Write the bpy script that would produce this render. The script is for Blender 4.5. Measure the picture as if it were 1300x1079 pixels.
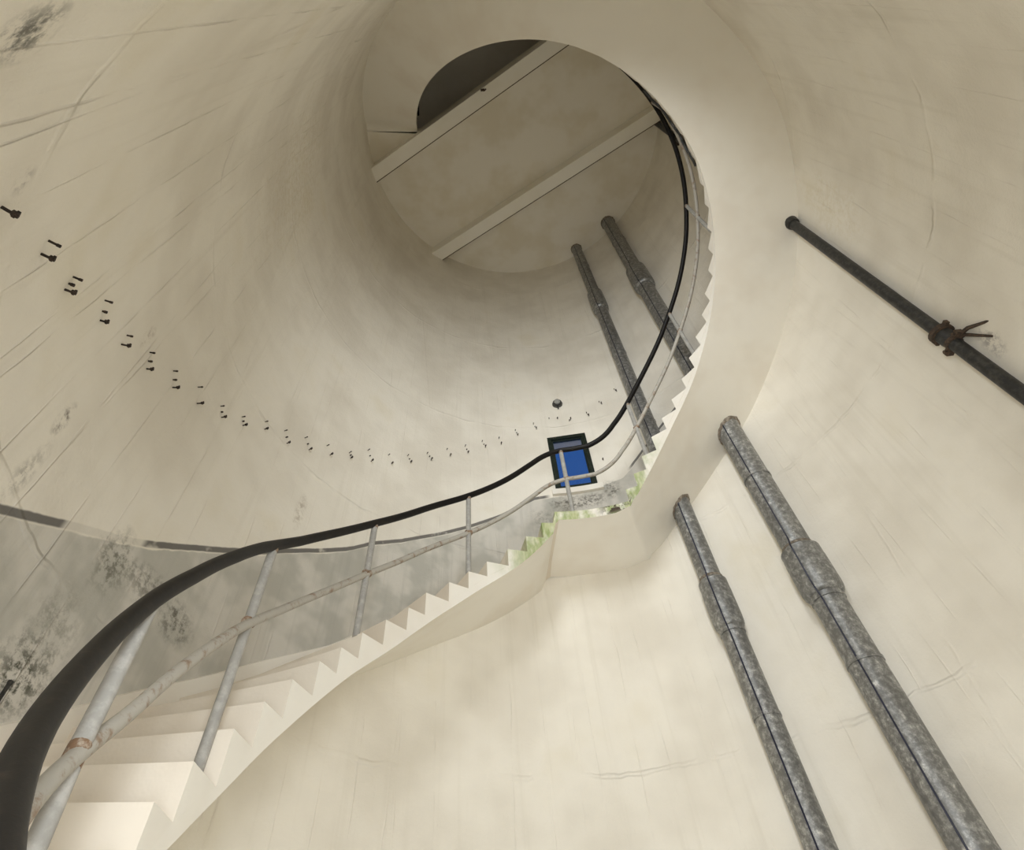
import bpy, bmesh, math, random
import numpy as np
from mathutils import Matrix, Vector
random.seed(7)
S = bpy.context.scene
COL = S.collection
for o in list(bpy.data.objects):
    bpy.data.objects.remove(o)

# ------------------------------------------------------------------ camera
cam = bpy.data.cameras.new('camera')
cam.sensor_fit = 'HORIZONTAL'; cam.sensor_width = 36.0
cam.lens = 693.12 / 1300 * 36.0
cam.shift_y = -45.0 / 1300          # the picture is the top part of the frame
cam.clip_start = 0.02; cam.clip_end = 200
camo = bpy.data.objects.new('camera', cam); COL.objects.link(camo)
TILT, ROLL = 0.92903, -0.10761
fw = Vector((0, math.cos(TILT), math.sin(TILT))); up = Vector((0, -math.sin(TILT), math.cos(TILT))); rt = Vector((1, 0, 0))
r2 = math.cos(ROLL) * rt + math.sin(ROLL) * up
u2 = -math.sin(ROLL) * rt + math.cos(ROLL) * up
m = Matrix((r2, u2, -fw)).transposed().to_4x4()
m.translation = Vector((-0.5723, -2.4683, 0.75))
camo.matrix_world = m
S.camera = camo

# ------------------------------------------------------------------ world, light, exposure
W = bpy.data.worlds.new('sky'); S.world = W; W.use_nodes = True
bg = W.node_tree.nodes['Background']
bg.inputs[0].default_value = (0.030, 0.118, 0.41, 1); bg.inputs[1].default_value = 0.62
RW = 2.82                            # inner radius of the tower wall
DOOR = (253.0, 273.0, 2.15)          # doorway: angles and head height
ADDED_WIN = (256.0, 273.0, 5.00, 7.00)     # unseen window above the doorway, added to brighten back wall and ceiling
def daylight(name, a0, a1, z0, z1, watts, spread):
    la = bpy.data.lights.new(name, 'AREA'); la.shape = 'RECTANGLE'
    la.size = (a1 - a0) * math.pi / 180 * RW * 0.97; la.size_y = (z1 - z0) * 0.98; la.energy = watts; la.spread = math.radians(spread); la.color = (0.945, 0.98, 1.0)
    lo = bpy.data.objects.new(name, la); COL.objects.link(lo)
    t = math.radians((a0 + a1) / 2)
    lo.location = ((RW + 0.14) * math.cos(t), (RW + 0.14) * math.sin(t), (z0 + z1) / 2)
    lo.rotation_euler = Vector((-math.cos(t), -math.sin(t), 0.0)).to_track_quat('-Z', 'Z').to_euler()
daylight('doorway_daylight', DOOR[0], DOOR[1], 0.0, DOOR[2], 86, 156)
daylight('added_window_fill', ADDED_WIN[0], ADDED_WIN[1], ADDED_WIN[2], ADDED_WIN[3], 57, 105)  # fill light in the added, unseen window, aimed at the far wall
S.view_settings.view_transform = 'Standard'; S.view_settings.look = 'None'
S.view_settings.gamma = 1.0; S.view_settings.use_curve_mapping = False
S.view_settings.exposure = 0.21
S.cycles.max_bounces = 9; S.cycles.diffuse_bounces = 8; S.cycles.adaptive_threshold = 0.02

# ------------------------------------------------------------------ helpers
def pol(r, deg, z):
    a = math.radians(deg); return (r * math.cos(a), r * math.sin(a), z)

def link(name, me, mat=None, parent=None, smooth=False):
    o = bpy.data.objects.new(name, me); COL.objects.link(o)
    if mat and not me.materials: me.materials.append(mat)
    if parent: o.parent = parent; o.matrix_parent_inverse = parent.matrix_world.inverted()
    if smooth:
        for p in me.polygons: p.use_smooth = True
    return o

def mesh(name, verts, faces):
    me = bpy.data.meshes.new(name); me.from_pydata([tuple(v) for v in verts], [], faces); me.update()
    bm = bmesh.new(); bm.from_mesh(me); bmesh.ops.recalc_face_normals(bm, faces=bm.faces); bm.to_mesh(me); bm.free()
    return me

def tag(o, label=None, cat=None, group=None, kind=None):
    if label: o['label'] = label
    if cat: o['category'] = cat
    if group: o['group'] = group
    if kind: o['kind'] = kind
    return o

def thing(name, loc, label, cat, group=None):
    o = bpy.data.objects.new(name, None); COL.objects.link(o); o.location = loc
    o.empty_display_size = 0.1
    o.matrix_world = Matrix.Translation(loc)
    return tag(o, label, cat, group)

def tube_data(pts, rads, n=12, cap=True):
    pts = [Vector(p) for p in pts]
    if not hasattr(rads, '__len__'): rads = [rads] * len(pts)
    V = []; F = []
    t0 = (pts[1] - pts[0]).normalized()
    ref = Vector((0, 0, 1)) if abs(t0.z) < 0.9 else Vector((1, 0, 0))
    nx = t0.cross(ref).normalized()
    for i, p in enumerate(pts):
        t = (pts[min(i + 1, len(pts) - 1)] - pts[max(i - 1, 0)]).normalized()
        nx = (nx - t * nx.dot(t)).normalized(); ny = t.cross(nx)
        for k in range(n):
            a = 2 * math.pi * k / n
            V.append(p + (nx * math.cos(a) + ny * math.sin(a)) * rads[i])
    for i in range(len(pts) - 1):
        for k in range(n):
            k2 = (k + 1) % n
            F.append((i * n + k, i * n + k2, (i + 1) * n + k2, (i + 1) * n + k))
    if cap:
        F.append(tuple(range(n))); F.append(tuple((len(pts) - 1) * n + k for k in range(n)))
    return V, F

def tube(name, pts, rads, mat, parent=None, n=12):
    V, F = tube_data(pts, rads, n)
    me = mesh(name, V, F)
    for p in me.polygons: p.use_smooth = len(p.vertices) == 4
    me.set_sharp_from_angle(angle=math.radians(42))
    return link(name, me, mat, parent)

def join_data(*ds):
    V = []; F = []
    for v, f in ds:
        b = len(V); V += list(v); F += [tuple(i + b for i in q) for q in f]
    return V, F

def box_data(c, ax, ay, az):
    c = Vector(c); ax, ay, az = Vector(ax), Vector(ay), Vector(az)
    V = [c + sx * ax + sy * ay + sz * az for sz in (-1, 1) for sy in (-1, 1) for sx in (-1, 1)]
    F = [(0, 2, 3, 1), (4, 5, 7, 6), (0, 1, 5, 4), (2, 6, 7, 3), (0, 4, 6, 2), (1, 3, 7, 5)]
    return V, F

# ------------------------------------------------------------------ materials
class NT:
    def __init__(s, name):
        s.m = bpy.data.materials.new(name); s.m.use_nodes = True
        s.t = s.m.node_tree; s.b = s.t.nodes['Principled BSDF']
    def n(s, typ, **kw):
        nd = s.t.nodes.new(typ)
        for k, v in kw.items(): setattr(nd, k, v)
        return nd
    def put(s, sock, v):
        if isinstance(v, bpy.types.NodeSocket): s.t.links.new(v, sock)
        elif isinstance(v, tuple) and len(v) == 3 and sock.type == 'RGBA': sock.default_value = (*v, 1)
        else: sock.default_value = v
    def math(s, op, a, b=0.0, c=0.0, clamp=False):
        nd = s.n('ShaderNodeMath', operation=op, use_clamp=clamp)
        s.put(nd.inputs[0], a); s.put(nd.inputs[1], b); s.put(nd.inputs[2], c); return nd.outputs[0]
    def step(s, v, lo, hi):           # smoothstep lo..hi
        nd = s.n('ShaderNodeMapRange', interpolation_type='SMOOTHSTEP')
        s.put(nd.inputs['Value'], v); nd.inputs['From Min'].default_value = lo; nd.inputs['From Max'].default_value = hi
        return nd.outputs[0]
    def band(s, v, lo, hi, soft):
        return s.math('MULTIPLY', s.step(v, lo - soft, lo + soft), s.math('SUBTRACT', 1.0, s.step(v, hi - soft, hi + soft)))
    def mix(s, fac, a, b, mode='MIX'):
        nd = s.n('ShaderNodeMix', data_type='RGBA', blend_type=mode)
        s.put(nd.inputs[0], fac); s.put(nd.inputs[6], a); s.put(nd.inputs[7], b); return nd.outputs[2]
    def vec(s, v, scale=(1, 1, 1), loc=(0, 0, 0)):
        nd = s.n('ShaderNodeMapping'); s.put(nd.inputs[0], v)
        nd.inputs['Scale'].default_value = scale; nd.inputs['Location'].default_value = loc; return nd.outputs[0]
    def noise(s, v, scale, detail=4.0, rough=0.55):
        nd = s.n('ShaderNodeTexNoise'); s.put(nd.inputs['Vector'], v)
        nd.inputs['Scale'].default_value = scale; nd.inputs['Detail'].default_value = detail; nd.inputs['Roughness'].default_value = rough
        return nd.outputs[0]
    def bump(s, h, strength, dist=0.02):
        nd = s.n('ShaderNodeBump'); s.put(nd.inputs['Height'], h)
        nd.inputs['Strength'].default_value = strength; nd.inputs['Distance'].default_value = dist
        s.t.links.new(nd.outputs[0], s.b.inputs['Normal']); return nd
    def done(s, col, rough=0.8, spec=0.3, metal=0.0):
        s.put(s.b.inputs['Base Color'], col); s.put(s.b.inputs['Roughness'], rough)
        s.b.inputs['Specular IOR Level'].default_value = spec; s.b.inputs['Metallic'].default_value = metal
        return s.m

CREAM = (0.875, 0.83, 0.735)

def mat_wall():
    N = NT('painted_wall')
    uv = N.n('ShaderNodeUVMap', uv_map='UVMap').outputs[0]
    sep = N.n('ShaderNodeSeparateXYZ'); N.put(sep.inputs[0], uv); u, v = sep.outputs[0], sep.outputs[1]
    sh = N.n('ShaderNodeAttribute', attribute_name='stair_h').outputs['Fac']
    big = N.noise(uv, 0.9, 3, 0.6)
    streak = N.noise(N.vec(uv, (9, 0.35, 1)), 1.0, 3, 0.65)
    col = N.mix(N.step(big, 0.38, 0.68), CREAM, (0.765, 0.715, 0.62))
    col = N.mix(N.math('MULTIPLY', N.step(streak, 0.52, 0.75), 0.30), col, (0.70, 0.65, 0.55))
    # yellowish damp patches
    ypat = N.step(N.math('SUBTRACT', 1.0, big), 0.56, 0.74)
    col = N.mix(N.math('MULTIPLY', ypat, 0.30), col, (0.72, 0.64, 0.46))
    # thin hairline cracks / board joints running up the wall
    wob = N.noise(uv, 2.2, 3)
    wob4 = N.noise(uv, 4.5, 3, 0.6)
    vor = N.n('ShaderNodeTexVoronoi', feature='DISTANCE_TO_EDGE', voronoi_dimensions='2D')
    wv = N.n('ShaderNodeVectorMath', operation='ADD')
    cmb = N.n('ShaderNodeCombineXYZ'); N.put(cmb.inputs[0], N.math('MULTIPLY', wob, 0.035)); N.put(cmb.inputs[1], N.math('MULTIPLY', wob, 0.30))
    N.put(wv.inputs[0], uv); N.put(wv.inputs[1], cmb.outputs[0])
    N.put(vor.inputs['Vector'], N.vec(wv.outputs[0], (3.3, 0.13, 1))); vor.inputs['Scale'].default_value = 1.0
    edge = N.math('SUBTRACT', 1.0, N.step(vor.outputs['Distance'], 0.0, 0.024))
    patchy = N.step(wob, 0.36, 0.74)
    crack = N.math('MULTIPLY', N.math('MULTIPLY', edge, patchy), N.math('MULTIPLY_ADD', N.step(u, 8.2, 10.2), 0.65, 0.40))
    col = N.mix(N.math('MULTIPLY', crack, 0.16), col, (0.42, 0.36, 0.28))
    # grey painted dado following the stair, with a dark line on top
    wn = N.math('MULTIPLY_ADD', wob4, 0.05, -0.025)
    s2 = N.math('ADD', sh, wn)
    dado = N.math('MULTIPLY', N.step(s2, -0.16, -0.10), N.math('SUBTRACT', 1.0, N.step(s2, 1.005, 1.02)))
    ex = N.math('MULTIPLY', N.step(u, 0.55, 0.75), 1.0)     # the paint stops a little way up the second flight
    worn = N.step(wob, 0.40, 0.60)
    grey = N.mix(worn, (0.50, 0.485, 0.43), (0.66, 0.63, 0.565))
    grey = N.mix(N.math('MULTIPLY', N.step(streak, 0.48, 0.7), 0.35), grey, (0.40, 0.39, 0.345))
    col = N.mix(N.math('MULTIPLY', dado, ex), col, grey)
    line = N.band(N.math('ADD', sh, N.math('MULTIPLY', wn, 0.4)), 1.02, 1.066, 0.006)
    # the line is rubbed out between two marks and missing round the window
    gap = N.band(u, 3.165 , 3.34, 0.01)
    gapw = N.band(u, 1.27 * 2.82, 1.665 * 2.82, 0.05)
    faded = N.math('SUBTRACT', 1.0, N.math('MULTIPLY', N.band(u, 8.87, 9.45, 0.03), 0.82))
    wear = N.math('MULTIPLY_ADD', N.step(wob4, 0.58, 0.72), -0.6, 1.0)
    lf = N.math('MULTIPLY', N.math('MULTIPLY', line, faded), N.math('MULTIPLY', wear, N.math('SUBTRACT', 1.0, gapw)))
    col = N.mix(N.math('MULTIPLY', N.math('MULTIPLY', lf, ex), 0.88), col, (0.10, 0.095, 0.09))
    # mould and drip stains: (u, v, half width, half height, strength, colour)
    spots = [(9.13, 2.02, 0.20, 0.20, 1.0, (0.10, 0.10, 0.075)), (9.12, 2.28, 0.22, 0.20, .5, (0.2, 0.19, 0.15)),
             (9.00, 2.70, 0.17, 0.20, 0.8, (0.14, 0.135, 0.10)), (8.70, 2.76, 0.20, 0.12, .7, (0.14, 0.13, 0.10)), (8.36, 2.71, 0.18, 0.13, .85, (0.12, 0.11, 0.085)),
             (9.88, 2.52, 0.07, 0.20, 0.55, (0.24, 0.22, 0.18)), (7.67, 4.14, 0.06, 0.20, 0.6, (0.34, 0.27, 0.19)),
             (9.93, 2.80, 0.05, 0.11, 0.9, (0.20, 0.17, 0.14)), (9.88, 3.62, 0.05, 0.12, 0.6, (0.30, 0.22, 0.15)),
             (11.86, 1.97, 0.10, 0.09, 0.95, (0.16, 0.155, 0.135)), (11.3, 2.36, 0.06, 0.05, 0.5, (0.2, 0.17, 0.14)),
             (4.32, 5.34, 0.42, 0.13, 1.0, (0.13, 0.12, 0.10)), (3.88, 5.45, 0.12, 0.16, 0.9, (0.14, 0.13, 0.11)), (4.75, 5.10, 0.25, 0.20, 0.5, (0.22, 0.21, 0.18)),
             (-0.15, 3.80, 0.09, 0.14, 0.7, (0.30, 0.27, 0.25)), (3.9, 4.60, 0.35, 0.16, 1.0, (0.12, 0.10, 0.07)),
             (9.9, 7.1, 0.9, 1.6, 0.35, (0.60, 0.51, 0.33)), (-0.4, 6.0, 0.35, 0.7, 0.30, (0.66, 0.57, 0.38))]
    mn = N.step(N.noise(uv, 16, 4, 0.75), 0.42, 0.62)
    off = N.math('MULTIPLY_ADD', wob4, 1.1, -0.55)
    for (a, b, w, h, k, c) in spots:
        mp = N.n('ShaderNodeVectorMath', operation='MULTIPLY_ADD')
        N.put(mp.inputs[0], uv); mp.inputs[1].default_value = (1 / w, 1 / h, 0); mp.inputs[2].default_value = (-a / w, -b / h, 0)
        ln = N.n('ShaderNodeVectorMath', operation='LENGTH'); N.put(ln.inputs[0], mp.outputs[0])
        mr = N.n('ShaderNodeMapRange'); N.put(mr.inputs['Value'], N.math('ADD', ln.outputs['Value'], off))
        mr.inputs['From Min'].default_value = 0.3; mr.inputs['From Max'].default_value = 1.1; mr.inputs['To Min'].default_value = k; mr.inputs['To Max'].default_value = 0
        col = N.mix(N.math('MULTIPLY', mr.outputs[0], mn), col, c)
    # relief: trowelled paint, board joints, lift seams
    hgt = N.math('MULTIPLY_ADD', crack, 0.75, N.noise(uv, 5.0, 6, 0.72))
    hgt = N.math('MULTIPLY_ADD', streak, 0.30, hgt)
    vv = N.math('MULTIPLY_ADD', wob, 0.16, N.math('SUBTRACT', v, 0.08))
    pp = N.math('PINGPONG', N.math('SUBTRACT', vv, 2.42 - 1.095), 1.095)      # lift seams every 2.19 m
    hgt = N.math('MULTIPLY_ADD', N.math('MULTIPLY', N.step(pp, 1.070, 1.090), patchy), 1.2, hgt)
    N.bump(hgt, 0.8, 0.014)
    return N.done(col, 0.72, 0.25)

def mat_plaster(name, base=CREAM, dark=(0.70, 0.65, 0.55), algae=False, k=1.0):
    N = NT(name)
    co = N.n('ShaderNodeNewGeometry').outputs['Position']
    big = N.noise(co, 1.3, 3, 0.6)
    col = N.mix(N.math('MULTIPLY', N.step(big, 0.42, 0.7), k), base, dark)
    if algae:
        sep = N.n('ShaderNodeSeparateXYZ'); N.put(sep.inputs[0], co)
        ang = N.math('MULTIPLY', N.math('ARCTAN2', sep.outputs[1], sep.outputs[0]), 57.29578)
        zone = N.band(ang, 64, 114, 10)
        zone = N.math('MULTIPLY', zone, N.band(sep.outputs[2], 3.62, 5.1, 0.12))
        rad = N.math('SQRT', N.math('ADD', N.math('MULTIPLY', sep.outputs[0], sep.outputs[0]), N.math('MULTIPLY', sep.outputs[1], sep.outputs[1])))
        edge = N.math('SUBTRACT', 1.0, N.step(rad, 1.90, 2.2))
        g = N.noise(N.vec(co, (1, 1, .55)), 5.0, 4, 0.6)
        geo = N.n('ShaderNodeNewGeometry').outputs['Normal']
        sn = N.n('ShaderNodeSeparateXYZ'); N.put(sn.inputs[0], geo)
        notdown = N.step(sn.outputs[2], -0.5, -0.1)
        f = N.math('MULTIPLY', N.math('MULTIPLY', zone, edge), N.math('MULTIPLY', N.step(g, 0.32, 0.55), notdown))
        gc = N.mix(N.step(N.noise(N.vec(co, (1, 1, .3)), 24, 2), 0.4, 0.65), (0.26, 0.33, 0.10), (0.46, 0.49, 0.25))
        col = N.mix(N.math('MULTIPLY', f, 0.9), col, gc)
        dm = N.math('MULTIPLY', N.band(ang, 75, 84, 3), N.band(sep.outputs[2], 4.3, 4.50, 0.05))
        dm = N.math('MULTIPLY', dm, N.math('MULTIPLY', N.step(N.noise(co, 14, 4, .7), 0.42, 0.55), notdown))
        col = N.mix(dm, col, (0.07, 0.05, 0.035))
    N.bump(N.noise(co, 6, 4, 0.62), 0.35, 0.012)
    return N.done(col, 0.72, 0.25)

def mat_galv():
    N = NT('galvanised_steel')
    co = N.n('ShaderNodeNewGeometry').outputs['Position']
    a = N.noise(co, 22, 5, 0.75); b = N.noise(N.vec(co, (1, 1, .4)), 4, 4, 0.6)
    col = N.mix(N.step(a, 0.40, 0.66), (0.19, 0.19, 0.185), (0.40, 0.40, 0.385))
    col = N.mix(N.math('MULTIPLY', N.step(a, 0.58, 0.70), 0.75), col, (0.72, 0.71, 0.68))
    col = N.mix(N.math('MULTIPLY', N.step(b, 0.5, 0.72), 0.55), col, (0.12, 0.12, 0.115))
    N.bump(a, 0.15, 0.004)
    return N.done(col, N.math('MULTIPLY_ADD', a, 0.3, 0.32), 0.5, 0.55)

def mat_simple(name, c1, c2, scale=18, rough=0.6, metal=0.0, lo=0.42, hi=0.66, bump=0.2, spec=0.4):
    N = NT(name)
    co = N.n('ShaderNodeNewGeometry').outputs['Position']
    a = N.noise(co, scale, 5, 0.7)
    N.bump(a, bump, 0.004)
    return N.done(N.mix(N.step(a, lo, hi), c1, c2), rough, spec, metal)

M = {}
M['wall'] = mat_wall()
M['stair'] = mat_plaster('painted_stair_concrete', (0.875, 0.84, 0.76), (0.82, 0.77, 0.68), algae=True)
M['worn'] = mat_plaster('worn_tread_paint', (0.80, 0.735, 0.635), (0.72, 0.64, 0.53), algae=True)
M['ceil'] = mat_plaster('painted_ceiling', (0.86, 0.82, 0.73), (0.78, 0.725, 0.60))
M['beam'] = mat_plaster('painted_beam', (0.93, 0.90, 0.82), (0.90, 0.86, 0.76))
M['floor'] = mat_plaster('concrete_floor', (0.76, 0.73, 0.67), (0.68, 0.65, 0.59))
M['upper'] = mat_plaster('bare_upper_concrete', (0.90, 0.88, 0.85), (0.84, 0.82, 0.78))
M['galv'] = mat_galv()
M['black_rail'] = mat_simple('black_handrail', (0.006, 0.005, 0.0045), (0.020, 0.014, 0.011), 34, 0.5, 0.0, 0.5, 0.75, 0.1, 0.25)
M['rail_paint'] = mat_simple('grey_rail_paint', (0.33, 0.32, 0.295), (0.43, 0.415, 0.385), 18, 0.55, 0.0)
M['mid_paint'] = mat_simple('beige_worn_rail_paint', (0.43, 0.405, 0.355), (0.27, 0.19, 0.13), 16, 0.6, 0.0, 0.50, 0.70)
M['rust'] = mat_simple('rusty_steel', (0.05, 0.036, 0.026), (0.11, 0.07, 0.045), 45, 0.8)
M['stub'] = mat_simple('dark_rusty_stub', (0.022, 0.017, 0.013), (0.06, 0.04, 0.028), 60, 0.85)
M['rust_weld'] = mat_simple('rusty_weld', (0.20, 0.12, 0.07), (0.40, 0.34, 0.27), 50, 0.8)
M['dark'] = mat_simple('dark_weathered_pipe', (0.022, 0.022, 0.021), (0.055, 0.052, 0.046), 24, 0.5)
M['frame'] = mat_simple('dark_green_frame', (0.010, 0.016, 0.012), (0.022, 0.030, 0.022), 20, 0.35)
M['stripe'] = mat_simple('dark_blue_cable', (0.010, 0.012, 0.03), (0.02, 0.022, 0.05), 12, 0.4)
M['mortar'] = mat_simple('broken_mortar', (0.16, 0.13, 0.10), (0.33, 0.29, 0.24), 30, 0.9, bump=0.6)
M['lamp'] = mat_simple('grey_lamp_metal', (0.06, 0.058, 0.05), (0.13, 0.125, 0.11), 20, 0.45)
def glass():
    N = NT('window_glass')
    t = N.n('ShaderNodeBsdfTransparent'); g = N.n('ShaderNodeBsdfGlossy'); g.inputs['Roughness'].default_value = 0.02
    mx = N.n('ShaderNodeMixShader'); mx.inputs[0].default_value = 0.04
    N.t.links.new(t.outputs[0], mx.inputs[1]); N.t.links.new(g.outputs[0], mx.inputs[2])
    N.t.links.new(mx.outputs[0], N.t.nodes['Material Output'].inputs[0])
    return N.m
M['glass'] = glass()
def lens_glass():
    N = NT('lamp_glass'); return N.done((0.30, 0.30, 0.28), 0.15, 0.6)
M['lens'] = lens_glass()

# ------------------------------------------------------------------ the line of the stair
H = 12.20                             # underside of the ceiling slab
TOPF = H + 0.25
LAND = 4.405
f1 = [(98.6, LAND), (103.1, 4.262), (108.4, 4.081), (114.3, 3.907), (120.7, 3.725), (126.2, 3.574), (131.8, 3.410), (138.3, 3.236),
      (143.0, 3.050), (148.9, 2.874), (154.9, 2.694), (159.9, 2.525), (164.9, 2.368), (171.0, 2.181), (176.7, 1.994), (182.7, 1.803), (190.2, 1.598)]
for k in range(1, 9):
    f1.append((190.2 + 5.75 * k, 1.598 - 0.1775 * k))
f2 = [(75.2, 4.56), (71.3, 4.728), (67.0, 4.921), (61.8, 5.125), (56.1, 5.304), (50.4, 5.475), (44.0, 5.644), (38.0, 5.831), (31.9, 6.000),
      (25.3, 6.161), (19.5, 6.328), (12.5, 6.478), (6.5, 6.639), (0.4, 6.772), (-6.7, 6.905), (-13.0, 7.032)]
sp = [(-13, 7.032), (-22, 7.21), (-32, 7.45), (-42, 7.75), (-60, 8.20), (-75, 8.50), (-90, 8.84), (-100, 9.13), (-110, 9.50),
      (-120, 9.93), (-130, 10.44), (-150, 11.45), (-171, TOPF)]
tt = np.arange(-171, -12.9, 0.5)
zz = np.interp(tt, [a for a, b in sp][::-1], [b for a, b in sp][::-1])
zs = np.convolve(np.pad(zz, 10, mode='reflect', reflect_type='odd'), np.ones(21) / 21, 'valid')
NS = 31
for k in range(1, NS + 1):
    zt = 7.032 + (TOPF - 7.032) * k / NS
    f2.append((float(np.interp(zt, zs[::-1], tt[::-1])), zt))
SLAB = 0.075
ALL = sorted([(a, b) for a, b in f1 + f2], reverse=True)      # from the bottom step (large angle) upwards
AN = np.array([a for a, b in ALL][::-1]); ZN = np.array([b for a, b in ALL][::-1])
def nosing(th):
    return float(np.interp(th, AN, ZN)) - max(0.0, th - AN[-1]) * 0.0309
def r_in(th):                         # inner edge of the stair: it swings out a little at the foot
    return 1.873 + float(np.interp(th, [188, 200, 216, 226, 243], [0, 0.03, 0.075, 0.13, 0.24]))

# ------------------------------------------------------------------ setting: wall, floor, ceiling
WIN = (82.05, 92.95, 5.555, 6.565)
def build_wall():
    th0, th1 = DOOR[1] - 360, DOOR[1]
    ths = list(np.linspace(th0, th1, 241)) + [WIN[0], WIN[1], DOOR[0], ADDED_WIN[0]]
    ths = sorted(set(round(float(t), 4) for t in ths))
    zl = sorted(set([0, DOOR[2], WIN[2], WIN[3], ADDED_WIN[2], ADDED_WIN[3], 15.0] + [float(x) for x in np.arange(0.6, 14.9, 0.6)]))
    V = []; F = []; UVs = []; SH = []
    def grid(r):
        base = len(V)
        for t in ths:
            for z in zl:
                V.append(pol(r, t, z)); UVs.append((math.radians(t) * RW, z)); SH.append(z - nosing(t))
        nz = len(zl)
        for i in range(len(ths) - 1):
            for j in range(nz - 1):
                tm = (ths[i] + ths[i + 1]) / 2; zm = (zl[j] + zl[j + 1]) / 2
                if WIN[0] < tm < WIN[1] and WIN[2] < zm < WIN[3]: continue
                if DOOR[0] < tm < DOOR[1] and zm < DOOR[2]: continue
                if ADDED_WIN[0] < tm < ADDED_WIN[1] and ADDED_WIN[2] < zm < ADDED_WIN[3]: continue
                q = [base + i * nz + j, base + (i + 1) * nz + j, base + (i + 1) * nz + j + 1, base + i * nz + j + 1]
                F.append(tuple(q if r > RW + .05 else q[::-1]))
    RO = RW + 0.24
    grid(RW); grid(RO)
    nsm = len(F)
    def quad(a, b, c, d):
        base = len(V)
        for (r, t, z) in (a, b, c, d):
            V.append(pol(r, t, z)); UVs.append((math.radians(t) * RW + (r - RW), z)); SH.append(z - nosing(t))
        F.append((base, base + 1, base + 2, base + 3))
    for (a, b, z0, z1, sill) in ((WIN[0], WIN[1], WIN[2], WIN[3], True), (DOOR[0], DOOR[1], 0, DOOR[2], False), (*ADDED_WIN, True)):
        quad((RW, a, z0), (RO, a, z0), (RO, a, z1), (RW, a, z1))
        quad((RW, b, z0), (RW, b, z1), (RO, b, z1), (RO, b, z0))
        ts = np.linspace(a, b, 9)
        for p, q in zip(ts[:-1], ts[1:]):
            quad((RW, p, z1), (RO, p, z1), (RO, q, z1), (RW, q, z1))
            if sill: quad((RW, p, z0), (RW, q, z0), (RO, q, z0), (RO, p, z0))
    me = bpy.data.meshes.new('wall_round'); me.from_pydata(V, [], F); me.update()
    uvl = me.uv_layers.new(name='UVMap')
    li = np.zeros(len(me.loops), dtype=np.int32); me.loops.foreach_get('vertex_index', li)
    uvl.data.foreach_set('uv', np.array(UVs, dtype=np.float32)[li].ravel())
    at = me.attributes.new('stair_h', 'FLOAT', 'POINT'); at.data.foreach_set('value', np.array(SH, dtype=np.float32))
    for i, p in enumerate(me.polygons): p.use_smooth = i < nsm
    o = link('wall_round', me, M['wall'])
    return tag(o, 'round white painted tower wall with grey dado band along the stair', None, kind='structure')
wall = build_wall()

def disc(name, z0, z1, r, mat, n=96):
    V = [pol(r, 360 * k / n, z0) for k in range(n)] + [pol(r, 360 * k / n, z1) for k in range(n)]
    F = [tuple(range(n))[::-1], tuple(range(n, 2 * n))] + [(k, (k + 1) % n, n + (k + 1) % n, n + k) for k in range(n)]
    return link(name, mesh(name, V, F), mat)
fl = disc('floor', -0.2, 0.0, RW + 0.24, M['floor']); tag(fl, 'grey concrete floor at the foot of the tower', kind='structure')
rf = disc('ceiling_upper', 15.0, 15.2, RW + 0.24, M['upper']); tag(rf, 'dark bare ceiling seen through the stair opening', kind='structure')

BD = Vector((0.892, -0.452, 0)); BN = Vector((0.452, 0.892, 0))       # along and across the ceiling beams
B1 = (-1.085, -0.836); B2 = (0.925, 1.165)
def at_n(nv, side):                    # angle where the line across the tower at offset nv meets the wall
    a0 = math.degrees(math.atan2(BN.y, BN.x)); da = math.degrees(math.acos(nv / RW)); return a0 + side * da
def build_ceiling():
    RC = RW + 0.02
    a_left, a_right = at_n(B1[0], 1), at_n(B1[0], -1)
    pts = [pol(RC, t, 0) for t in np.linspace(a_right, a_left, 90)]
    # wedge between the head of the stair and the first beam
    pts += [pol(RC, t, 0) for t in np.linspace(a_left, 188.0, 10)][1:]
    pts.append(pol(1.93, 188.8, 0))
    pe = BD * ((Vector(pol(1.93, 188.8, 0))).dot(BD) + 0.10) + BN * B1[0]
    pts.append(tuple(pe))
    n = len(pts)
    V = [(p[0], p[1], H) for p in pts] + [(p[0], p[1], TOPF) for p in pts]
    bm = bmesh.new(); vs = [bm.verts.new(v) for v in V]
    bm.faces.new(vs[:n][::-1]); bm.faces.new(vs[n:])
    for k in range(n): bm.faces.new((vs[k], vs[(k + 1) % n], vs[n + (k + 1) % n], vs[n + k]))
    bmesh.ops.recalc_face_normals(bm, faces=bm.faces)
    bmesh.ops.triangulate(bm, faces=[f for f in bm.faces if len(f.verts) > 4])
    me = bpy.data.meshes.new('ceiling'); bm.to_mesh(me); bm.free()
    c = link('ceiling', me, M['ceil']); tag(c, 'cream painted ceiling slab with an opening for the stair', kind='structure')
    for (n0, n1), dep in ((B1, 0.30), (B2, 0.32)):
        V = []
        for z in (H - dep, H + 0.001):
            for nv in (n0, n1):
                L = math.sqrt(RC * RC - nv * nv)
                for sx in (-1, 1): V.append(tuple(BD * (sx * L) + BN * nv + Vector((0, 0, z))))
        F = [(0, 1, 3, 2), (4, 6, 7, 5), (0, 4, 5, 1), (2, 3, 7, 6), (0, 2, 6, 4), (1, 5, 7, 3)]
        bo = link('ceiling_beam', mesh('ceiling_beam', V, F), M['beam'], c)
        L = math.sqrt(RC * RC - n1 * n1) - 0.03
        link('shade_dirt_line', mesh('shade_dirt_line', *box_data(BN * (n1 + 0.004) + Vector((0, 0, H - dep + 0.006)), BD * L, BN * 0.007, (0, 0, 0.009))), M['rust'], bo)  # thin dark strip drawn in for the shade and dirt line along the beam
    return c
ceiling = build_ceiling()

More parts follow.
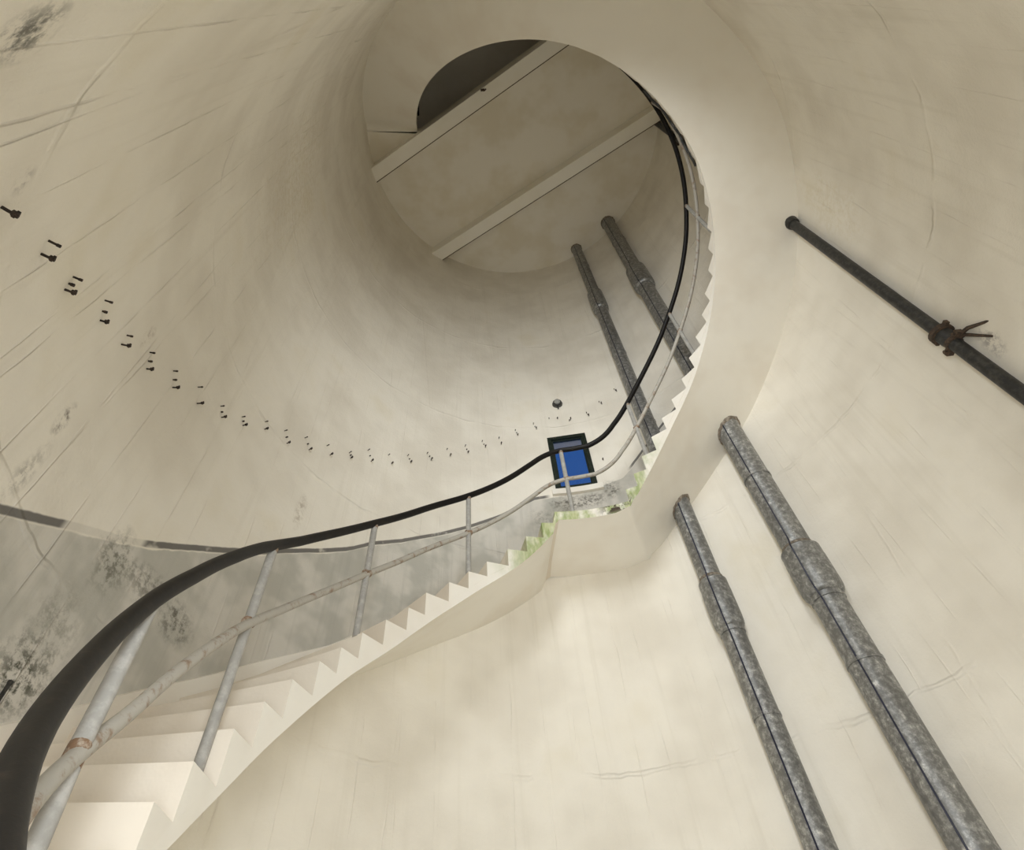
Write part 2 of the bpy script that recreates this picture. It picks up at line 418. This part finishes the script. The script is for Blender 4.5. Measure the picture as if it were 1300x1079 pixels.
def build_window(WIN, name, label, sash):
    tm = (WIN[0] + WIN[1]) / 2
    er = Vector(pol(1, tm, 0)); et = Vector((-er.y, er.x, 0)); ez = Vector((0, 0, 1))
    w = RW * math.radians(WIN[1] - WIN[0]) / 2 + 0.004; z0, z1 = WIN[2], WIN[3]; h = (z1 - z0) / 2; zc = (z0 + z1) / 2
    root = bpy.data.objects.new(name, None); COL.objects.link(root); root.location = er * RW + ez * z0
    root.matrix_world = Matrix.Translation(er * RW + ez * z0)
    tag(root, label, kind='structure')
    b = 0.027; d = 0.03; c = er * (RW + 0.005) + ez * zc
    D = [box_data(c + et * (s * (w - b)), er * d, et * b, ez * h) for s in (-1, 1)]
    D += [box_data(c + ez * (s * (h - b)), er * d, et * (w - 2 * b), ez * b) for s in (-1, 1)]
    link('window_frame', mesh('window_frame', *join_data(*D)), M['frame'], root)
    if not sash: return
    # inner sash on the hinge side
    D = [box_data(c + er * 0.012 + et * (s * (w - 2 * b - 0.011)), er * 0.016, et * 0.011, ez * (h - 2 * b)) for s in (-1, 1)]
    D += [box_data(c + er * 0.012 + ez * (s * (h - 2 * b - 0.011)), er * 0.016, et * (w - 2 * b - 0.022), ez * 0.011) for s in (-1, 1)]
    link('sash', mesh('sash', *join_data(*D)), M['frame'], root)
    link('pane', mesh('pane', *box_data(c + er * 0.012, er * 0.003, et * (w - 2 * b - 0.02), ez * (h - 2 * b - 0.02))), M['glass'], root)
    D = [box_data(c - er * 0.036 + et * (w - 0.06 - 0.03 * i) + ez * (h - 0.02), er * 0.006, et * 0.009, ez * 0.008) for i in range(3)]
    link('hinge', mesh('hinge', *join_data(*D)), M['lamp'], root)
    V = []
    ts = np.linspace(WIN[0] - 1.4, WIN[1] + 1.2, 8)
    for t in ts:
        for (r, z) in ((RW - 0.045, z0 - 0.085), (RW - 0.05, z0 - 0.005), (RW + 0.03, z0 + 0.012), (RW + 0.03, z0 - 0.085)): V.append(pol(r, t, z))
    F = [(i * 4 + k, i * 4 + (k + 1) % 4, (i + 1) * 4 + (k + 1) % 4, (i + 1) * 4 + k) for i in range(7) for k in range(4)] + [(0, 1, 2, 3), (28, 29, 30, 31)]
    link('window_sill', mesh('window_sill', V, F), M['stair'], root)
build_window(WIN, 'window_1', 'small window with dark green frame above the stair landing', True)
build_window(ADDED_WIN, 'window_added', 'unseen tall window opening added above the doorway for fill light', False)

# ------------------------------------------------------------------ the staircase
RE = RW + 0.03
def sector(name, prof, parent, mat):
    """prof: closed outline of (angle, z); swept from the inner edge to the wall."""
    n = len(prof)
    V = [pol(r_in(a), a, z) for a, z in prof] + [pol(RE, a, z) for a, z in prof]
    F = [tuple(range(n)), tuple(range(n, 2 * n))] + [(k, (k + 1) % n, n + (k + 1) % n, n + k) for k in range(n)]
    me = mesh(name, V, F)
    me.materials.append(mat); me.materials.append(M['worn'])
    for p in me.polygons:
        p.material_index = 0 if p.index == 0 else 1
    return link(name, me, None, parent)

stair = thing('spiral_staircase', (1.9, 0, 0), 'white painted concrete stair winding up the inside of the round wall', 'staircase')
# knots: (angle, tread level at and above this riser, tread level below it)
knots = []
prev = 0.0
for a, z in ALL:
    knots.append((a, z, prev)); prev = z
N_K = len(knots)
cc = [(a, lo) for a, hi, lo in knots] + [(-172.0, TOPF)]        # concave corner line = top of the slab
for k in range(N_K):
    a, hi, lo = knots[k]; a2 = cc[k + 1][0]
    if abs(hi - LAND) < 1e-6:
        prof = [(a, lo), (a, hi)] + [(float(t), hi) for t in np.linspace(a, a2, 9)[1:]]
        prof += [(float(t), hi - SLAB * .4) for t in np.linspace(a2, a, 9)[:-1]]
        sector('landing', prof, stair, M['stair'])
    else:
        if k == N_K - 1: continue
        sector('step', [(a, lo), (a, hi), (a2, hi)], stair, M['stair'])
# waist slab
ang = []; top = []; sof = []
ca = np.array([a for a, z in cc]); cz = np.array([z for a, z in cc])
def slab_top(t): return float(np.interp(t, ca[::-1], cz[::-1]))
aL0, aL1 = 98.6, 75.2
grid_t = sorted(set([round(float(t), 3) for t in np.arange(-172, 242, 2.0)] + [round(float(a), 3) for a in ca] + [aL0, aL1]), reverse=True)
st = np.arange(-172.0, 243, 0.5)
raw = np.array([slab_top(t) for t in st])
inl = (st <= aL0) & (st >= aL1)
raw[inl] = LAND - SLAB * .4
def soften(a, half):
    return np.convolve(np.pad(a, half, mode='reflect', reflect_type='odd'), np.ones(2 * half + 1) / (2 * half + 1), 'valid')
lowf = st > aL0                        # first flight: folds sharply into the landing; second flight: grows softly out of it
smo = np.empty_like(raw); smo[lowf] = soften(raw[lowf], 12); smo[~lowf] = soften(raw[~lowf], 10)
sofz = smo - SLAB
V = []; F = []
for t in grid_t:
    zt = slab_top(t) if not (aL1 <= t <= aL0) else LAND - SLAB * .4
    zb = min(float(np.interp(t, st, sofz)), zt - 0.035)
    if t < -160: zb = min(zb, H - 0.002 if t > -171 else H)
    ri = r_in(t); zb = max(zb, 0.0); zt = max(zt, 0.0)
    c4 = [pol(ri, t, zb), pol(ri, t, zt), pol(RE, t, zt), pol(RE, t, zb)]
    for k in range(4): V += [c4[k], c4[(k + 1) % 4]]        # each side its own strip, so only along the sweep it shades smooth
n = len(grid_t)
for i in range(n - 1):
    for k in range(4): F.append((i * 8 + 2 * k, i * 8 + 2 * k + 1, (i + 1) * 8 + 2 * k + 1, (i + 1) * 8 + 2 * k))
F += [(0, 2, 4, 6), tuple((n - 1) * 8 + 2 * k for k in range(4))]
slab_me = bpy.data.meshes.new('slab'); slab_me.from_pydata(V, [], F); slab_me.update()
for i, p in enumerate(slab_me.polygons): p.use_smooth = i < len(F) - 2
slab = link('slab', slab_me, M['stair'], stair)
# plaster skirting against the wall, raked with the flight
def skirting(t0, t1, lo, hi):
    V = []; F = []; ts = np.linspace(t0, t1, int(abs(t1 - t0) / 2) + 2)
    for t in ts:
        zn = nosing(t)
        for (r, z) in ((RW - 0.016, zn + lo), (RW - 0.016, zn + hi), (RW + .01, zn + hi + 0.012), (RW + .01, zn + lo)): V.append(pol(r, t, max(z, 0)))
    m_ = len(ts)
    for i in range(m_ - 1):
        for k in range(4): F.append((i * 4 + k, i * 4 + (k + 1) % 4, (i + 1) * 4 + (k + 1) % 4, (i + 1) * 4 + k))
    F += [(0, 1, 2, 3), tuple((m_ - 1) * 4 + k for k in range(4))]
    link('skirting', mesh('skirting', V, F), M['stair'], stair)
skirting(236, 100, -0.2, 0.10)

# ------------------------------------------------------------------ the railing
railing = thing('stair_railing', (1.93, 0, 0), 'stair railing with black handrail on pale steel posts', 'railing')
# foot of the railing, where it swings out and flattens: (angle, radius, height)
FOOT = [(181, 1.958, 2.798), (194, 1.967, 2.380), (202.7, 1.997, 2.070), (208.6, 2.033, 1.843), (214.4, 2.057, 1.612), (220.1, 2.073, 1.405), (225, 2.088, 1.250), (230, 2.104, 1.105), (238, 2.125, 0.90), (250, 2.16, 0.62)]
MFOOT = [(184, 1.93, 2.26), (195, 1.945, 1.897), (201.5, 1.958, 1.688), (208.8, 1.985, 1.432), (213.6, 2.025, 1.325), (222, 2.05, 1.06), (232, 2.08, 0.76), (245, 2.12, 0.40)]
def rail_r(th):
    return float(np.interp(th, [150, 165, 175] + [q[0] for q in FOOT], [1.935, 1.935, 1.95] + [q[1] for q in FOOT]))
def raked(th):                          # smooth pitch line: nosing with the steps averaged out
    return float(np.mean([nosing(th + d) for d in (-4, -2, 0, 2, 4)]))
RH = [(-172, .95), (-30, .98), (8, .98), (24, 0.99), (37, 1.0), (49, 0.97), (65, 0.90), (77.5, 0.93), (82, 0.985), (96, 0.955), (99, 0.91), (110, 0.89), (124, 0.89), (144, 0.92), (164, .92), (195, .92), (245, .92)]
def rail_z(th):
    if th > 181: return float(np.interp(th, [q[0] for q in FOOT], [q[2] for q in FOOT]))
    off = float(np.interp(th, [a for a, b in RH], [b for a, b in RH]))
    if 78.5 <= th <= 96.5: return LAND + 0.985 - (th - 78.5) / 18 * 0.03
    return raked(th) + off
def rail_pts(off, t0, t1, stepd=1.5, dr=0.0, smooth=3):
    ts = np.arange(t0, t1, -stepd); z = np.array([rail_z(float(t)) + off for t in ts])
    zp = np.pad(z, smooth, mode='edge'); zs_ = np.convolve(zp, np.ones(2 * smooth + 1) / (2 * smooth + 1), 'valid')
    zs_[0:smooth] = z[0:smooth]; zs_[-smooth:] = z[-smooth:]
    return [pol(rail_r(float(t)) + dr, float(t), float(q)) for t, q in zip(ts, zs_)]
tube('handrail', rail_pts(0, 248, -168), 0.0295, M['black_rail'], railing, 14)
mp = []
for t in np.arange(242, -168, -1.5):
    t = float(t); up_r, up_z = rail_r(t) - 0.005, rail_z(t) - 0.46
    lo_r = float(np.interp(t, [q[0] for q in MFOOT], [q[1] for q in MFOOT])); lo_z = float(np.interp(t, [q[0] for q in MFOOT], [q[2] for q in MFOOT]))
    k = min(max((t - 172) / 22, 0), 1); k = k * k * (3 - 2 * k)          # blends from the foot into the regular flight
    if t < 184: lo_r, lo_z = 1.93, 2.26 + (184 - t) * 0.0315
    mp.append((t, up_r + (lo_r - up_r) * k, up_z + (lo_z - up_z) * k))
ma = np.array(mp); ms = ma.copy()
for c_ in (1, 2): ms[:, c_] = np.convolve(np.pad(ma[:, c_], 3, mode='reflect', reflect_type='odd'), np.ones(7) / 7, 'valid')
mid = tube('mid_rail', [pol(float(r), float(t), float(z)) for t, r, z in ms], 0.0225, M['mid_paint'], railing, 12)
post_a = [213.8, 183.2, 154.6, 125.2, 92.6, 65.5, 36.5, 2.0, -33, -62, -90, -118, -145]
for a in post_a:
    a0 = next(((aa, zz_) for aa, zz_ in sorted(ALL) if aa >= a - 0.01), ALL[0])
    base = LAND if 75.2 < a < 98.6 else a0[1]
    r = rail_r(a); zt = rail_z(a)
    if a > 200:                         # the lowest post leans
        foot, head, joint = pol(1.955, 214.8, base - 0.18), pol(2.036, 209.2, 1.80), pol(2.018, 212.6, 1.345)
        post = tube('post', [foot, joint, head], 0.024, M['rail_paint'], railing, 12)
        hv, jv = Vector(head), Vector(joint)
        tube('weld', [jv - (hv - jv).normalized() * 0.035, jv + (hv - jv).normalized() * 0.02], [0.026, 0.0255], M['rust_weld'], post, 12)
        continue
    post = tube('post', [pol(r, a, base - 0.005), pol(r, a, zt - 0.02)], 0.024, M['rail_paint'], railing, 12)
    er = Vector(pol(1, a, 0))
    w = [pol(r - 0.002, a + 0.75, zt - 0.455 - 0.012), pol(r - 0.002, a - 0.75, zt - 0.455 + 0.012)]
    tube('weld', w, [0.0265, 0.0265], M['rust_weld'], post, 12)
    tube('weld', [pol(r, a, zt - 0.05), pol(r, a, zt - 0.028)], [0.0248, 0.026], M['rust_weld'], post, 12)

# ------------------------------------------------------------------ the pipes
def sof_at(t):
    return float(np.interp(t, st, sofz))
def drain(name, label, th, rad, collars, rings, stripe_side, dx=0.0):
    rc = RW - rad - 0.025
    root = thing(name, pol(rc, th, 0), label, 'pipe', 'galvanised pipes')
    def P(z): return pol(rc, th, z)
    tube('pipe', [P(z) for z in (0.0, 2.0, 4.0, 6.0, 8.0, 10.0, H)], rad, M['galv'], root, 28)
    for z0, z1, k in collars:             # bell socket: wide drum with a rounded lower lip
        d = z1 - z0
        prof = [(z1 + 0.03, 1.015), (z1, 1.10), (z1 - 0.02, k * .985), (z1 - 0.25 * d, k * .985), (z1 - 0.26 * d, k), (z0 + 0.20 * d, k), (z0 + 0.12 * d, k * .985), (z0 + 0.06 * d, k * .95), (z0 + 0.02 * d, k * .88), (z0, 1.03), (z0 - 0.02, 1.03), (z0 - 0.022, 1.07), (z0 - 0.045, 1.07), (z0 - 0.047, 1.0)]
        V, F = tube_data([P(z) for z, s in prof], [rad * s for z, s in prof], 28)
        me = mesh('collar', V, F)
        for p in me.polygons: p.use_smooth = len(p.vertices) == 4
        me.set_sharp_from_angle(angle=math.radians(38))
        col_o = link('collar', me, M['galv'], root)
        pr = [(z1 + 0.032, 1.02), (z1 + 0.028, 1.07), (z1 + 0.008, 1.12), (z1 + 0.002, 1.10)]
        tube('sealing_ring', [P(z) for z, s in pr], [rad * s for z, s in pr], M['mortar'], col_o, 28)
    for z in rings:
        pr = [(z - 0.015, 1.0), (z - 0.014, 1.055), (z + 0.012, 1.055), (z + 0.013, 1.0)]
        tube('clip', [P(q) for q, s in pr], [rad * s for q, s in pr], M['galv'], root, 28)
    # cable strapped along the pipe, bulging over the collars
    ca_ = Vector((-0.5723, -2.4683, 0)) - Vector(P(0)); ca_.z = 0; ca_.normalize()
    sd = (Matrix.Rotation(math.radians(stripe_side), 3, 'Z') @ ca_)
    cp = []
    for z in np.arange(0.02, H, 0.04):
        k = 1.0
        for z0, z1, kk in collars:
            k = max(k, 1 + (kk - 1) * max(0, min(1, (z - z0 + 0.05) / 0.10, (z1 + 0.06 - z) / 0.07)))
        cp.append(Vector(P(float(z))) + sd * (rad * k + 0.001))
    tube('cable', cp, 0.0065, M['stripe'], root, 6)
    # ragged mortar where the pipe goes through the stair slab and the ceiling
    for zc, kk in ((sof_at(th), 1.0), (H, .5)):
        slope = (sof_at(th + 2) - sof_at(th - 2)) / (rc * math.radians(4)) if kk == 1 else 0
        rng = random.Random(int(th * 10)); V = []; F = []; nn = 32
        for j in range(nn):
            al = 2 * math.pi * j / nn; wob = 1.10 + 0.10 * rng.random()
            er = Vector(pol(1, th, 0)); et = Vector((-er.y, er.x, 0))
            for (s, dz) in ((1.0, 0.0), (1.0, -0.018 - 0.02 * rng.random()), (wob, -0.012), (wob + 0.02, 0.03)):
                off = er * (math.cos(al) * rad * s) + et * (math.sin(al) * rad * s)
                V.append(Vector(P(zc)) + off + Vector((0, 0, dz + slope * (math.sin(al) * rad * s))))
        for j in range(nn):
            for k in range(4): F.append((j * 4 + k, ((j + 1) % nn) * 4 + k, ((j + 1) % nn) * 4 + (k + 1) % 4, j * 4 + (k + 1) % 4))
        link('mortar_ring', mesh('mortar_ring', V, F), M['mortar'], root)
    return root
drain('drain_pipe', 'thicker galvanised steel pipe nearer the right, running up through the stair', 45.4, 0.133, [(3.22, 3.69, 1.33), (9.05, 9.75, 1.36)], [4.58, 2.66, 1.2, 7.6, 6.3, 11.1], -14)
drain('drain_pipe', 'thinner galvanised steel pipe nearer the window, running up through the stair', 64.0, 0.108, [(3.30, 3.80, 1.30), (9.35, 10.0, 1.36)], [2.56, 1.3, 7.9, 6.2, 11.2], -10)

def dark_pipe():
    th, rad = -0.4, 0.05; rc = RW - rad - 0.022
    root = thing('conduit_pipe', pol(rc, th, 0), 'thin dark iron pipe clamped to the right wall', 'pipe')
    P = lambda z: pol(rc, th, z)
    er = Vector(pol(1, th, 0)); et = Vector((-er.y, er.x, 0)); ez = Vector((0, 0, 1))
    tube('pipe', [P(z) for z in (0, 2, 4, 6, 8, 10, H)], rad, M['dark'], root, 18)
    zs_ = sof_at(th)
    tube('mortar_ring', [P(zs_ + .02), P(zs_ - 0.02), P(zs_ - 0.05), P(zs_ - 0.055)], [rad * 1.5, rad * 1.45, rad * 1.3, rad], M['dark'], root, 14)
    for zc in (4.05, 10.75):
        # sleeve, flange ring with lugs, two bolts and the split anchor reaching the wall
        tube('sleeve', [P(zc - .02), P(zc + .005), P(zc + .09), P(zc + .10)], [rad, rad * 1.28, rad * 1.28, rad], M['dark'], root, 18)
        tube('flange', [P(zc + .075), P(zc + .078), P(zc + .115), P(zc + .118)], [rad * 1.3, rad * 1.75, rad * 1.75, rad * 1.2], M['rust'], root, 18)
        c = Vector(P(zc + 0.10))
        link('lug', mesh('lug', *box_data(c + et * (-rad * 1.75), er * 0.014, et * 0.022, ez * 0.018)), M['rust'], root)
        link('lug', mesh('lug', *box_data(c + et * (rad * 1.75), er * 0.012, et * 0.014, ez * 0.018)), M['rust'], root)
        c = Vector(P(zc - 0.035))
        tube('clamp_band', [c - ez * .018, c - ez * 0.017, c + ez * .017, c + ez * .018], [rad, rad * 1.2, rad * 1.2, rad], M['rust'], root, 18)
        for s in (-1, 1):
            cb = c + et * (s * rad * 1.55)
            V, F = join_data(box_data(cb, er * 0.026, et * 0.028, ez * 0.020), tube_data([cb - er * 0.044, cb + er * 0.04], 0.015, 6))
            link('bolt', mesh('bolt', V, F), M['rust'], root)
        for s, e in ((-.4, -0.15), (-1.2, -0.19)):
            q = c + et * (s * rad)
            tube('anchor_prong', [q + er * 0.01, q + et * (e * .4) + er * 0.035 - ez * 0.02, q + et * e + er * 0.068 - ez * (0.12 if s < -1 else .20)], [0.017, 0.015, 0.009], M['rust'], root, 6)
dark_pipe()

# ------------------------------------------------------------------ lamp over the landing
def wall_lamp():
    th, z = 88.0, 7.31
    er = Vector(pol(1, th, 0)); c = Vector(pol(RW, th, z)); et = Vector((-er.y, er.x, 0))
    root = thing('wall_lamp', c, 'small round grey bulkhead lamp on the wall above the window', 'lamp')
    def D(prof, name, mat):
        tube(name, [c - er * d for d, r in prof], [r for d, r in prof], mat, root, 20)
    D([(-0.005, .078), (0.02, .080), (0.03, 0.074), (0.032, .06)], 'base', M['lamp'])
    D([(0.025, .066), (0.055, .066), (0.06, .060), (0.06, 0.052), (0.05, 0.050)], 'rim', M['dark'])
    D([(0.05, .052), (0.075, 0.046), (0.092, 0.032), (0.10, 0.012)], 'lens', M['lens'])
    tube('cable_gland', [c - er * 0.02 - Vector((0, 0, 0.07)), c - er * 0.018 - Vector((0, 0, 0.125))], [0.014, 0.009], M['dark'], root, 8)
wall_lamp()

# ------------------------------------------------------------------ cable caught on the edge of the upper flight
pts = []
rng = random.Random(3)
for t in np.arange(-19, -46, -0.6):
    z = nosing(float(t)); ph = (t + 19) / -27
    pts.append(pol(1.868 - 0.02 * abs(math.sin(ph * 9)), float(t), z - 0.06 - 0.05 * math.sin(ph * 15) - 0.03 * rng.random()))
tag(tube('loose_cable', pts, 0.014, M['dark'], None, 8), 'loose dark cable draped along the edge of the upper flight', 'cable')

# ------------------------------------------------------------------ small steel strips low on the wall at the left
for i, (t, z, ln) in enumerate(((-178.2, 1.962, 0.060), (-173.9, 1.945, 0.045))):
    er = Vector(pol(1, t, 0)); et = Vector((-er.y, er.x, 0)); c = Vector(pol(RW - 0.004, t, z))
    V, F = join_data(box_data(c, er * 0.006, et * 0.007, Vector((0, 0, ln))), box_data(c + Vector((0, 0, ln)), er * 0.009, et * 0.010, Vector((0, 0, 0.006))))
    tag(link('steel_strip', mesh('steel_strip', V, F), M['dark']),
        ['short black steel strip on the wall behind the lowest visible steps', 'black steel strip at the extreme left edge beside the handrail'][i], 'strip')

# ------------------------------------------------------------------ rusty fixings left in the wall, one pair for every step
FIX = [(-131.9, 2.305), (-138.7, 2.619, -137.8, 2.645), (-144.4, 2.834, -143.7, 2.885), (-151.4, 3.141, -149.5, 3.178), (-156.7, 3.324, -156.3, 3.385), (-162.9, 3.532, -161.4, 3.597),
       (-168.9, 3.746, -167.1, 3.807), (-174.7, 3.942, -173.0, 4.025), (179.5, 4.132, 180.8, 4.190), (174.6, 4.315, 175.6, 4.367), (169.8, 4.532, 170.4, 4.600), (163.8, 4.651, 165.4, 4.744),
       (158.3, 4.822, 160.2, 4.906), (153.0, 4.979, 154.4, 5.059), (147.8, 5.142, 148.5, 5.199), (142.5, 5.290, 143.9, 5.419), (137.1, 5.431, 138.3, 5.538), (132.1, 5.605, 133.2, 5.685),
       (126.6, 5.791, 127.9, 5.875), (121.4, 5.979, 122.4, 6.079), (116.3, 6.133, 117.2, 6.243), (111.3, 6.313, 112.2, 6.415), (106.6, 6.424, 107.2, 6.535), (101.5, 6.636, 102.1, 6.738),
       (95.7, 6.778, 96.4, 6.886), (88.8, 6.971, 91.4, 6.992), (84.9, 6.926, 85.5, 6.879), (79.4, 6.909, 79.9, 6.974), (74.7, 7.089, 75.3, 7.141), (69.2, 7.247, 69.7, 7.303), (78.9, 5.968)]
ORD = ['first', 'second', 'third', 'fourth', 'fifth', 'sixth', 'seventh', 'eighth', 'ninth', 'tenth', 'eleventh', 'twelfth', 'thirteenth', 'fourteenth', 'fifteenth',
       'sixteenth', 'seventeenth', 'eighteenth', 'nineteenth', 'twentieth', 'twenty-first', 'twenty-second', 'twenty-third', 'twenty-fourth', 'twenty-fifth']
def bolt(t, z, ln, rad, parent, tee):
    er = Vector(pol(1, t, 0)); et = Vector((-er.y, er.x, 0)); ez = Vector((0, 0, 1)); c = Vector(pol(RW, t, z))
    ds = [tube_data([c + er * 0.02, c - er * ln], rad, 8), tube_data([c - er * (ln - 0.008), c - er * (ln + 0.004)], rad * 1.5, 6)]
    if tee:
        ds.append(box_data(c - er * (ln - 0.004) + ez * 0.004, er * 0.004, et * 0.005, ez * 0.014))
        ds.append(box_data(c - er * (ln - 0.006) + et * 0.007 - ez * 0.006, er * 0.004, et * 0.008, ez * 0.005))
    return link('tee_bolt' if tee else 'bolt', mesh('bolt', *join_data(*ds)), M['stub'], parent)
rng = random.Random(11)
for i, fx in enumerate(FIX):
    if i < 25: lab = 'rusty bolt stubs in the long wall row, %s from the left end' % ORD[i]
    else: lab = ['rusty bolt stubs on the wall just under the round lamp', 'crumbled rusty fixing right of the lamp, above the window head', 'rusty bolt stubs above the top right corner of the window',
                 'rusty bolt stubs near the handrail, second right of the window', 'rusty bolt stubs beside the thin galvanised pipe, rightmost of the row', 'single rusty fixing on the wall right of the window'][i - 25]
    t, z = fx[:2]
    root = thing('wall_fixing', pol(RW, t, z), lab, 'fixing', 'rusty fixings along the wall')
    bolt(t, z, 0.030 + 0.014 * rng.random(), 0.0048, root, True)
    if len(fx) > 2:
        bolt(fx[2], fx[3], 0.024 + 0.010 * rng.random(), 0.0043, root, False)
        if i % 3 != 1:
            tm, zm = fx[0] * .55 + fx[2] * .45, fx[1] * .5 + fx[3] * .5
            bolt(tm, zm, 0.010 + 0.01 * rng.random(), 0.005, root, False)

# rusty hook left on the underside of the first beam
hb = Vector((-0.52, -0.92, H - 0.30))
V, F = join_data(tube_data([hb + Vector((0, 0, .02)), hb - Vector((0, 0, .07)), hb + Vector((0.03, 0.0, -0.10)), hb + Vector((0.06, -0.02, -0.07))], 0.013, 8),
                 box_data(hb - Vector((0, 0, 0.004)), (0.035, 0, 0), (0, 0.02, 0), (0, 0, 0.006)))
tag(link('ceiling_hook', mesh('ceiling_hook', V, F), M['rust']), 'small rusty hook under the ceiling beam beside the stair opening', 'hook')
